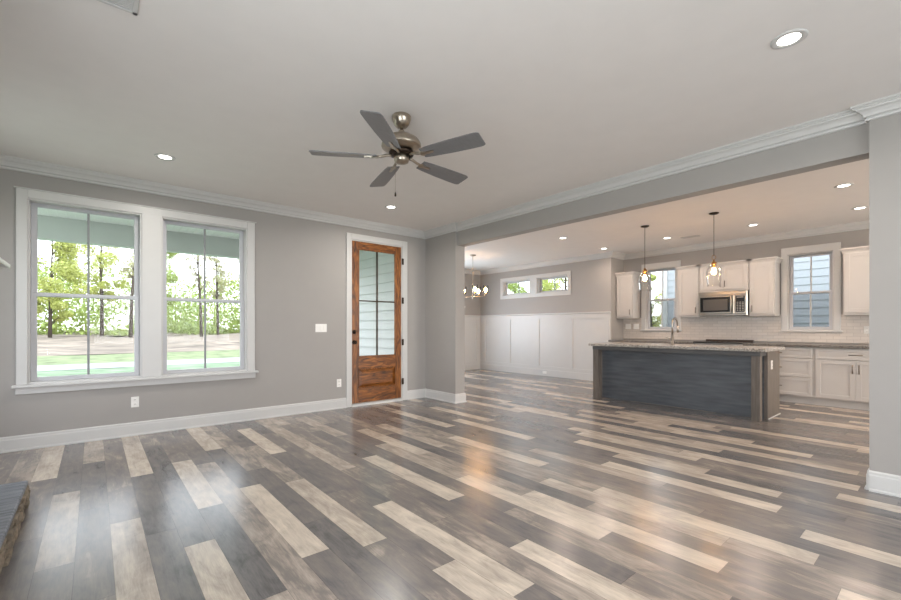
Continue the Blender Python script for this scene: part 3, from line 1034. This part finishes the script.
# vents
def vent(x0, x1, y0, y1, label, along='x'):
    t = thing('ceiling_vent', ((x0 + x1) / 2, (y0 + y1) / 2, CEIL), label, 'vent', 'ceiling vents')
    f = MB()
    b = .022
    f.bbox(x0, y0, CEIL - .008, x1, y0 + b, CEIL, .002).bbox(x0, y1 - b, CEIL - .008, x1, y1, CEIL, .002).bbox(x0, y0, CEIL - .008, x0 + b, y1, CEIL, .002).bbox(x1 - b, y0, CEIL - .008, x1, y1, CEIL, .002)
    build('frame', f, M_TRIM, t)
    build('backing', MB().box(x0 + b, y0 + b, CEIL - .002, x1 - b, y1 - b, CEIL - .0005), M_SLOT, t)
    s_ = MB()
    if along == 'x':
        n = int((y1 - y0 - 2 * b) / .014)
        for k in range(n):
            yy = y0 + b + .004 + k * .014
            s_.box(x0 + b, yy, CEIL - .007, x1 - b, yy + .008, CEIL - .003)
    else:
        n = int((x1 - x0 - 2 * b) / .014)
        for k in range(n):
            xx = x0 + b + .004 + k * .014
            s_.box(xx, y0 + b, CEIL - .007, xx + .008, y1 - b, CEIL - .003)
    build('louvres', s_, M_TRIM, t)
    return t


vent(-.16, .17, 2.50, 2.69, 'white ceiling register at the top edge of the photo, left part')
vent(7.97, 8.10, 2.86, 3.14, 'small ceiling vent between the two pendants, near the kitchen wall', 'y')

# ------------------------------------------------------------------ ceiling fan
FX, FY = 1.78, 2.695
t = thing('ceiling_fan', (FX, FY, CEIL), 'five-blade grey ceiling fan with brushed nickel motor', 'ceiling fan')
build('canopy', MB().lathe([(.068, 0), (.072, -.006), (.070, -.03), (.058, -.062), (.040, -.085), (.022, -.092), (0, -.092)], FX, FY, 32, cz=CEIL), M_NICKEL, t)
build('downrod', MB().lathe([(.012, -.17), (.012, -.085)], FX, FY, 16, cz=CEIL).lathe([(.012, -.15), (.022, -.145), (.024, -.115), (.016, -.105)], FX, FY, 20, cz=CEIL), M_NICKEL, t)
build('motor_housing', MB().lathe([(.02, -.150), (.06, -.153), (.10, -.163), (.130, -.182), (.146, -.208), (.150, -.235), (.146, -.243), (.120, -.247), (.10, -.262), (.06, -.272), (0, -.272)], FX, FY, 40, cz=CEIL), M_NICKEL, t)
build('vent_band', MB().lathe([(.088, -.27), (.095, -.283), (.088, -.298), (.05, -.30), (0, -.30)], FX, FY, 32, cz=CEIL), M_BRONZE, t)
build('switch_housing', MB().lathe([(.05, -.296), (.056, -.305), (.057, -.335), (.05, -.352), (.03, -.36), (.012, -.365), (0, -.366)], FX, FY, 28, cz=CEIL), M_NICKEL, t)
pc = build('pull_chain', MB().tube([(FX - .035, FY + .03, CEIL - .34), (FX - .035, FY + .03, CEIL - .575)], .0012, 6), M_NICKEL, t)
build('chain_fob', MB().lathe([(0, -.61), (.007, -.605), (.006, -.585), (.002, -.575), (0, -.57)], FX - .035, FY + .03, 12, cz=CEIL), M_BRONZE, pc)
for k in range(5):
    ang = R(4 + 72 * k)
    M_ = Matrix.Translation((FX, FY, CEIL - .315)) @ Matrix.Rotation(R(-1.5), 4, Vector((.7656, -.6433, 0))) @ Matrix.Rotation(ang, 4, 'Z')
    arm = MB().tube([(.075, 0, .015), (.11, 0, .012), (.15, 0, .0), (.19, 0, -.004)], [.012, .011, .010, .009], 8)
    st_ = len(arm.v)
    arm.prism([(.17, -.012), (.19, -.026), (.215, -.012), (.275, -.010), (.282, 0), (.275, .010), (.215, .012), (.19, .026), (.17, .012)], -.012, -.006)
    arm.xf(Matrix.Rotation(R(-12), 4, 'X'), st_)
    arm.xf(M_)
    ao = build('blade_iron', arm, M_NICKEL, t)
    out_ = []
    prof = [(.185, .050), (.25, .058), (.40, .068), (.55, .073), (.63, .073), (.652, .069), (.665, .060)]
    poly = [(x_, -y_) for x_, y_ in prof] + [(x_, y_) for x_, y_ in prof[::-1]]
    bl = MB().prism(poly, -.006, .001)
    bl.xf(Matrix.Rotation(R(-12), 4, 'X'))
    bl.xf(M_)
    build('blade', bl, M_BLADE, t)


# ------------------------------------------------------------------ pendants
def pendant(x, y, z_top, label, hook):
    t = thing('pendant_light', (x, y, CEIL), label, 'pendant light', 'glass pendants over the island')
    build('canopy', MB().lathe([(0, 0), (.062, 0), (.062, -.008), (.045, -.018), (.012, -.022), (0, -.022)], x, y, 28, cz=CEIL), M_BRONZE, t)
    build('cord', MB().tube([(x, y, CEIL - .02), (x, y, z_top + .10 if hook else z_top + .02)], .0035, 8), M_BRONZE, t)
    if hook:
        build('hanging_ring', MB().tube([(x + .026 * math.cos(a) * .643, y - .026 * math.cos(a) * .765, z_top + .075 + .032 * math.sin(a)) for a in [2 * math.pi * k / 18 for k in range(19)]], .003, 6), M_BRASS, t)
    build('socket_cap', MB().lathe([(0, .045), (.010, .042), (.014, .02), (.034, .006), (.040, -.022), (.030, -.03), (.018, -.034), (.018, -.07), (0, -.07)], x, y, 24, cz=z_top), M_BRASS, t)
    prof = [(.036, -.012), (.050, -.03), (.078, -.075), (.092, -.14), (.092, -.22), (.084, -.29), (.080, -.325), (.078, -.325), (.082, -.29), (.090, -.22), (.090, -.14), (.076, -.075), (.048, -.031), (.035, -.014)]
    build('glass_shade', MB().lathe(prof, x, y, 36, cz=z_top, cap=False), M_SHADE, t)
    build('bulb', MB().lathe([(0, -.165), (.018, -.160), (.029, -.142), (.031, -.125), (.024, -.10), (.014, -.08), (.013, -.068)], x, y, 20, cz=z_top), M_BULB, t)
    return t


pendant(6.65, 3.15, 2.075, 'clear glass pendant hanging near the faucet, in front of the narrow window', False)
pendant(6.63, 2.17, 2.08, 'clear glass pendant with brass cap in front of the microwave cabinets', True)

# ------------------------------------------------------------------ chandelier
hx, hy = 6.40, 6.85
t = thing('chandelier', (hx, hy, CEIL), 'warm lit chandelier with clear glass shades in the dining room', 'chandelier')
build('canopy', MB().lathe([(0, 0), (.07, 0), (.07, -.01), (.045, -.025), (.012, -.03), (0, -.03)], hx, hy, 28, cz=CEIL), M_NICKEL, t)
build('stem', MB().tube([(hx, hy, CEIL - .03), (hx, hy, 2.46)], .005).tube([(hx, hy, 2.46), (hx, hy, 1.87)], .013, 12), M_NICKEL, t)
build('finial', MB().lathe([(0, -.06), (.012, -.05), (.022, -.03), (.014, -.012), (.03, 0), (.03, .02), (.013, .03)], hx, hy, 20, cz=1.86), M_NICKEL, t)
for k in range(5):
    a = R(20 + 72 * k)
    ux, uy = math.cos(a), math.sin(a)
    P = lambda r, z: (hx + ux * r, hy + uy * r, z)
    ar = build('arm', MB().tube([P(.02, 1.875), P(.10, 1.855), P(.20, 1.855), P(.27, 1.875), P(.285, 1.91)], .008, 8).lathe([(0, 0), (.034, .004), (.036, .016), (.018, .02), (.018, .05), (0, .05)], hx + ux * .285, hy + uy * .285, 18, cz=1.905), M_NICKEL, t)
    build('glass_shade', MB().lathe([(.034, .016), (.048, .03), (.056, .08), (.060, .19), (.0585, .19), (.0545, .08), (.046, .032), (.034, .018)], hx + ux * .285, hy + uy * .285, 28, cz=1.905, cap=False), M_SHADE, ar)
    build('bulb', MB().lathe([(.013, .05), (.016, .06), (.029, .085), (.031, .105), (.022, .13), (0, .145)], hx + ux * .285, hy + uy * .285, 16, cz=1.905), M_BULB, ar)

# ------------------------------------------------------------------ hearth and mantel
t = thing('fireplace_hearth', (-.6, 2.6, 0), 'raised stone hearth with slate top at the lower left', 'hearth')
rng = random.Random(3)
core = MB()
HY1, HX = 3.97, -.332
core.box(-.62, 1.2, 0, HX - .04, HY1 - .04, .12).box(-.98, 3.625, 0, -.62, HY1 - .04, .12)
build('core', core, M_STONE, t)
st_ = MB()
z = 0
for row in range(5):
    hgt = .026
    yy = 1.2
    while yy < HY1 - .02:
        l = rng.uniform(.05, .14)
        d_ = rng.uniform(-.012, .012)
        st_.bbox(HX - .07, yy, z, HX - d_, min(yy + l, HY1) - .003, z + hgt - .002, .005)
        yy += l
    xx = HX - .05
    while xx > -.97:
        l = rng.uniform(.05, .14)
        d_ = rng.uniform(0, .02)
        st_.bbox(max(xx - l, -.98), HY1 - .07, z, xx, HY1 - d_, z + hgt - .002, .005)
        xx -= l
    z += hgt
build('stacked_stones', st_, M_STONE, t, 'rough tan and grey ledge stones')
sl = MB()
sl.bbox(-.618, 1.2, .128, HX - .004, HY1, .162, .008).bbox(-.985, 3.63, .128, -.62, HY1, .162, .008)
build('slate_top', sl, M_SLATE, t, 'blue-grey split slate slab')

t = thing('mantel_shelf', (-.62, 2.66, 1.5), 'white fireplace mantel end at the left edge', 'mantel')
mz = 1.553
prof = [(0, mz - .10), (.02, mz - .10), (.03, mz - .085), (.055, mz - .06), (.09, mz - .035), (.10, mz - .028), (.10, mz - .02), (0, mz - .02)]
build('moulding', MB().sweep([(-.61, 1.9), (-.50, 1.9), (-.50, 3.60), (-.61, 3.60)][::-1], [(d_, z_) for d_, z_ in prof][::-1]).box(-.618, 1.9, mz - .10, -.50, 3.60, mz - .02), M_TRIM, t)
build('shelf', MB().bbox(-.618, 1.78, mz - .02, -.39, 3.71, mz + .008, .004), M_TRIM, t)


# ------------------------------------------------------------------ outside
def siding(mb, x, ya, yb, z0, z1, h, sign=-1, lap=.038):
    n = int(math.ceil((z1 - z0) / h))
    for k in range(n):
        za, zb = z0 + k * h, min(z0 + (k + 1) * h, z1)
        b = len(mb.v)
        xo, xi = x + sign * lap, x + sign * .004
        mb.v += [(xo, ya, za), (xo, yb, za), (xi, yb, zb), (xi, ya, zb), (x, ya, za), (x, yb, za), (x, yb, zb), (x, ya, zb)]
        for q in ((0, 1, 2, 3), (4, 5, 1, 0), (4, 7, 6, 5), (0, 3, 7, 4), (1, 5, 6, 2)):
            mb.face([b + i for i in q])
    return mb


struct('wall_porch_siding', siding(MB(), XB, YA + .15, YD + .15, -.1, 2.9, .178), M_SIDING)
struct('porch_floor', MB().box(-6, YA + .15, -.12, XB, 8.75, -.02), M_CONC)
pcl = MB()
n = 60
y_a, y_b = YA + .15, 8.62
xx = -6.0
while xx < XB:
    pcl.box(xx, y_a, 2.81, xx + .092, y_b, 2.83).box(xx + .092, y_a, 2.818, xx + .10, y_b, 2.83)
    xx += .10
struct('porch_ceiling', pcl, M_PORCH)
struct('porch_beam', MB().bbox(-6, 8.55, 2.475, XB, 8.75, 2.83, .005), M_BEAM)
struct('porch_roof', MB().box(-6.2, YA + .15, 2.84, XB, 9.1, 2.95), M_ROOF)

# ground
def strip(name, x0, x1, y0, y1, z0, z1, nx, ny, m, amp, seed, kind):
    rg = random.Random(seed)
    mb = MB()
    for j in range(ny + 1):
        for i in range(nx + 1):
            fy = j / ny
            mb.v.append((x0 + (x1 - x0) * i / nx, y0 + (y1 - y0) * fy, z0 + (z1 - z0) * fy + (rg.uniform(-amp, amp) if 0 < j else 0)))
    for j in range(ny):
        for i in range(nx):
            a = j * (nx + 1) + i
            mb.face((a, a + 1, a + nx + 2, a + nx + 1), amp > 0)
    return tag(build(name, mb, m), kind=kind)


strip('ground', -60, 160, -60, 150, -.62, -.62, 4, 4, M_LAWN, 0, 1, 'structure')
strip('lawn', -40, 60, 8.8, 22.5, -.45, -.5, 40, 10, M_LAWN, .01, 2, 'structure')
strip('road', -60, 90, 22.5, 25.8, -.49, -.49, 10, 2, M_ROAD, 0, 2, 'structure')
strip('field_verge', -60, 90, 25.8, 33, -.5, -.42, 60, 8, mat('verge_grass', (124, 134, 96), .95, var=.35, vscale=1.5), .05, 3, 'structure')
strip('field', -60, 90, 33, 52, -.42, .35, 90, 30, M_FIELD, .16, 4, 'structure')
strip('field_far', -70, 110, 52, 100, .35, .6, 40, 10, M_FIELD, .2, 5, 'structure')


def leaf_cloud(rg, mb, cx, cy, cz, rx, ry, rz, n, s0, s1):
    for _ in range(n):
        while True:
            u = (rg.uniform(-1, 1), rg.uniform(-1, 1), rg.uniform(-1, 1))
            l = u[0] ** 2 + u[1] ** 2 + u[2] ** 2
            if .15 < l < 1: break
        p = Vector((cx + u[0] * rx, cy + u[1] * ry, cz + u[2] * rz))
        s = rg.uniform(s0, s1)
        a = Vector((rg.uniform(-1, 1), rg.uniform(-1, 1), rg.uniform(-1, 1))).normalized()
        b = a.orthogonal().normalized()
        b = (Matrix.Rotation(rg.uniform(0, 6.28), 3, a) @ b)
        c_ = a.cross(b)
        k = len(mb.v)
        mb.v += [tuple(p + b * s), tuple(p + c_ * s * .6), tuple(p - b * s), tuple(p - c_ * s * .6)]
        mb.face((k, k + 1, k + 2, k + 3))


def tree(seed, H, crown_r, leafm, dens, lean, low=.35, clumps=22):
    rg = random.Random(seed)
    t = thing('tree', (0, 0, 0))
    tr = MB()
    top = (lean, rg.uniform(-.3, .3), H * .93)
    r0 = .012 * H + .04
    tr.tube([(0, 0, -.3), (lean * .2, 0, H * .3), (lean * .6, .1, H * .62), top], [r0, r0 * .8, r0 * .5, r0 * .12], 8)
    lf = MB()
    for k in range(clumps):
        f = low + (1 - low) * (k + .5) / clumps
        z = H * f
        rr = crown_r * math.sin(math.pi * min(1, max(.12, (f - low * .8) / (1.04 - low * .8)))) ** .7
        a = rg.uniform(0, 6.28)
        d_ = rr * rg.uniform(.35, 1)
        bx, by = lean * f + math.cos(a) * d_, math.sin(a) * d_
        tr.tube([(lean * f * .9, 0, z - .12 * H * rg.uniform(.5, 1)), ((bx + lean * f) / 2, by / 2, z - .03 * H), (bx, by, z + .01 * H)], [r0 * .3, r0 * .18, r0 * .05], 5, cap=False)
        cr = rr * rg.uniform(.32, .55)
        leaf_cloud(rg, lf, bx, by, z, cr, cr, cr * .7, int(dens * 3.6), .06, .13)
    build('trunk', tr, M_BARK, t, local=True)
    build('foliage', lf, leafm, t, local=True)
    return t


protos = [tree(1, 15, 3.0, M_LEAFS[0], 150, .8, .3), tree(2, 13, 2.4, M_LEAFS[1], 150, -.5, .25), tree(3, 16, 2.2, M_LEAFS[2], 80, .4, .4), tree(4, 11, 2.6, M_LEAFS[0], 190, .2, .15), tree(5, 17, 1.7, M_LEAFS[2], 45, -.8, .45)]
used = set()
spots = [(-2.9, 50, 3, .86), (.6, 54, 0, .8), (2.6, 49.5, 4, .72), (5.4, 53, 1, .8), (8.3, 49, 4, .62), (10.6, 53, 2, .62), (13.6, 50, 2, .66), (16.9, 53, 0, .7),
         (-7.0, 53, 1, .8), (20.4, 50, 1, .8), (-11, 50, 2, .8), (24.4, 54, 3, .8),
         (19.5, 8.9, 3, .38), (21.0, 14.5, 0, .5), (23.5, 20.5, 1, .55), (27.5, 16.0, 2, .6), (18.5, 17.7, 4, .5), (29.0, 22.5, 3, .6)]
kinds_ = ['tall leafy tree with yellow-green crown', 'upright bright green tree', 'thin tree with sparse olive leaves', 'broad low tree in fresh yellow-green leaf', 'slender nearly bare tree']
for i, (x, y, k, s) in enumerate(spots):
    o = protos[k] if k not in used else copy_tree(protos[k])
    used.add(k)
    gz = -.5 if y < 45 else .35
    o.location = (x, y, gz)
    o.rotation_euler.z = i * 1.7
    o.scale = (s, s, s)
    if y > 45:
        where = ['at the far left of the woods', 'in the middle of the left window', 'right of centre in the left window', 'at the right edge of the left window', 'behind the post between the windows',
                 'in the left pane of the second window', 'in the right pane of the second window', 'at the right edge of the second window'][i] if i < 8 else ''
        if where:
            tag(o, '%s %s' % (kinds_[k], where), 'tree', 'trees at the edge of the field')
        else:
            tag(o, '%s outside the window view' % kinds_[k], 'tree', 'trees at the edge of the field')
    elif y < 10:
        tag(o, 'small yellow-green tree beyond the window behind the faucet', 'tree', 'trees beside the house')
    else:
        tag(o, '%s outside the high dining room windows' % kinds_[k], 'tree', 'trees beside the house')
# undergrowth at the wood's edge
rg = random.Random(21)
ug = MB()
for k in range(620):
    leaf_cloud(rg, ug, rg.uniform(-24, 40), rg.uniform(60, 70), -.3 + 8.2 * rg.random() ** 1.5, 2.0, 1.5, 1.3, 80, .12, .24)
for k in range(46):
    xx, yy = rg.uniform(-24, 40), rg.uniform(60, 66)
    ug.tube([(xx, yy, 0), (xx + rg.uniform(-.4, .4), yy, 9 + rg.uniform(-3, 2))], [.12, .03], 5)
tag(build('undergrowth', ug, M_LEAFS[1]), 'dense green undergrowth along the foot of the woods', 'undergrowth', kind='stuff')

# neighbouring house east of the kitchen
t = thing('neighbour_house', (14, 1, -.6), 'pale blue-grey lap-sided house seen through the kitchen windows', 'house')
build('wall', MB().box(12.03, -4, -.6, 18, 5.1, 5.2), M_NSIDING, t)
build('lap_siding', siding(MB(), 12.02, -4, 5.1, -.6, 5.2, .17, lap=.019), M_NSIDING, t)
build('corner_board', MB().bbox(11.97, 5.06, -.6, 12.12, 5.2, 5.2), M_TRIM, t)
rf = MB()
rf.v = [(11.5, -4.4, 5.15), (11.5, 5.5, 5.15), (15, 5.5, 7.2), (15, -4.4, 7.2), (18.5, -4.4, 5.15), (18.5, 5.5, 5.15)]
for q in ((0, 3, 2, 1), (3, 4, 5, 2), (0, 1, 5, 4), (0, 4, 3), (1, 2, 5)): rf.face(q)
build('roof', rf, M_ROOF, t)
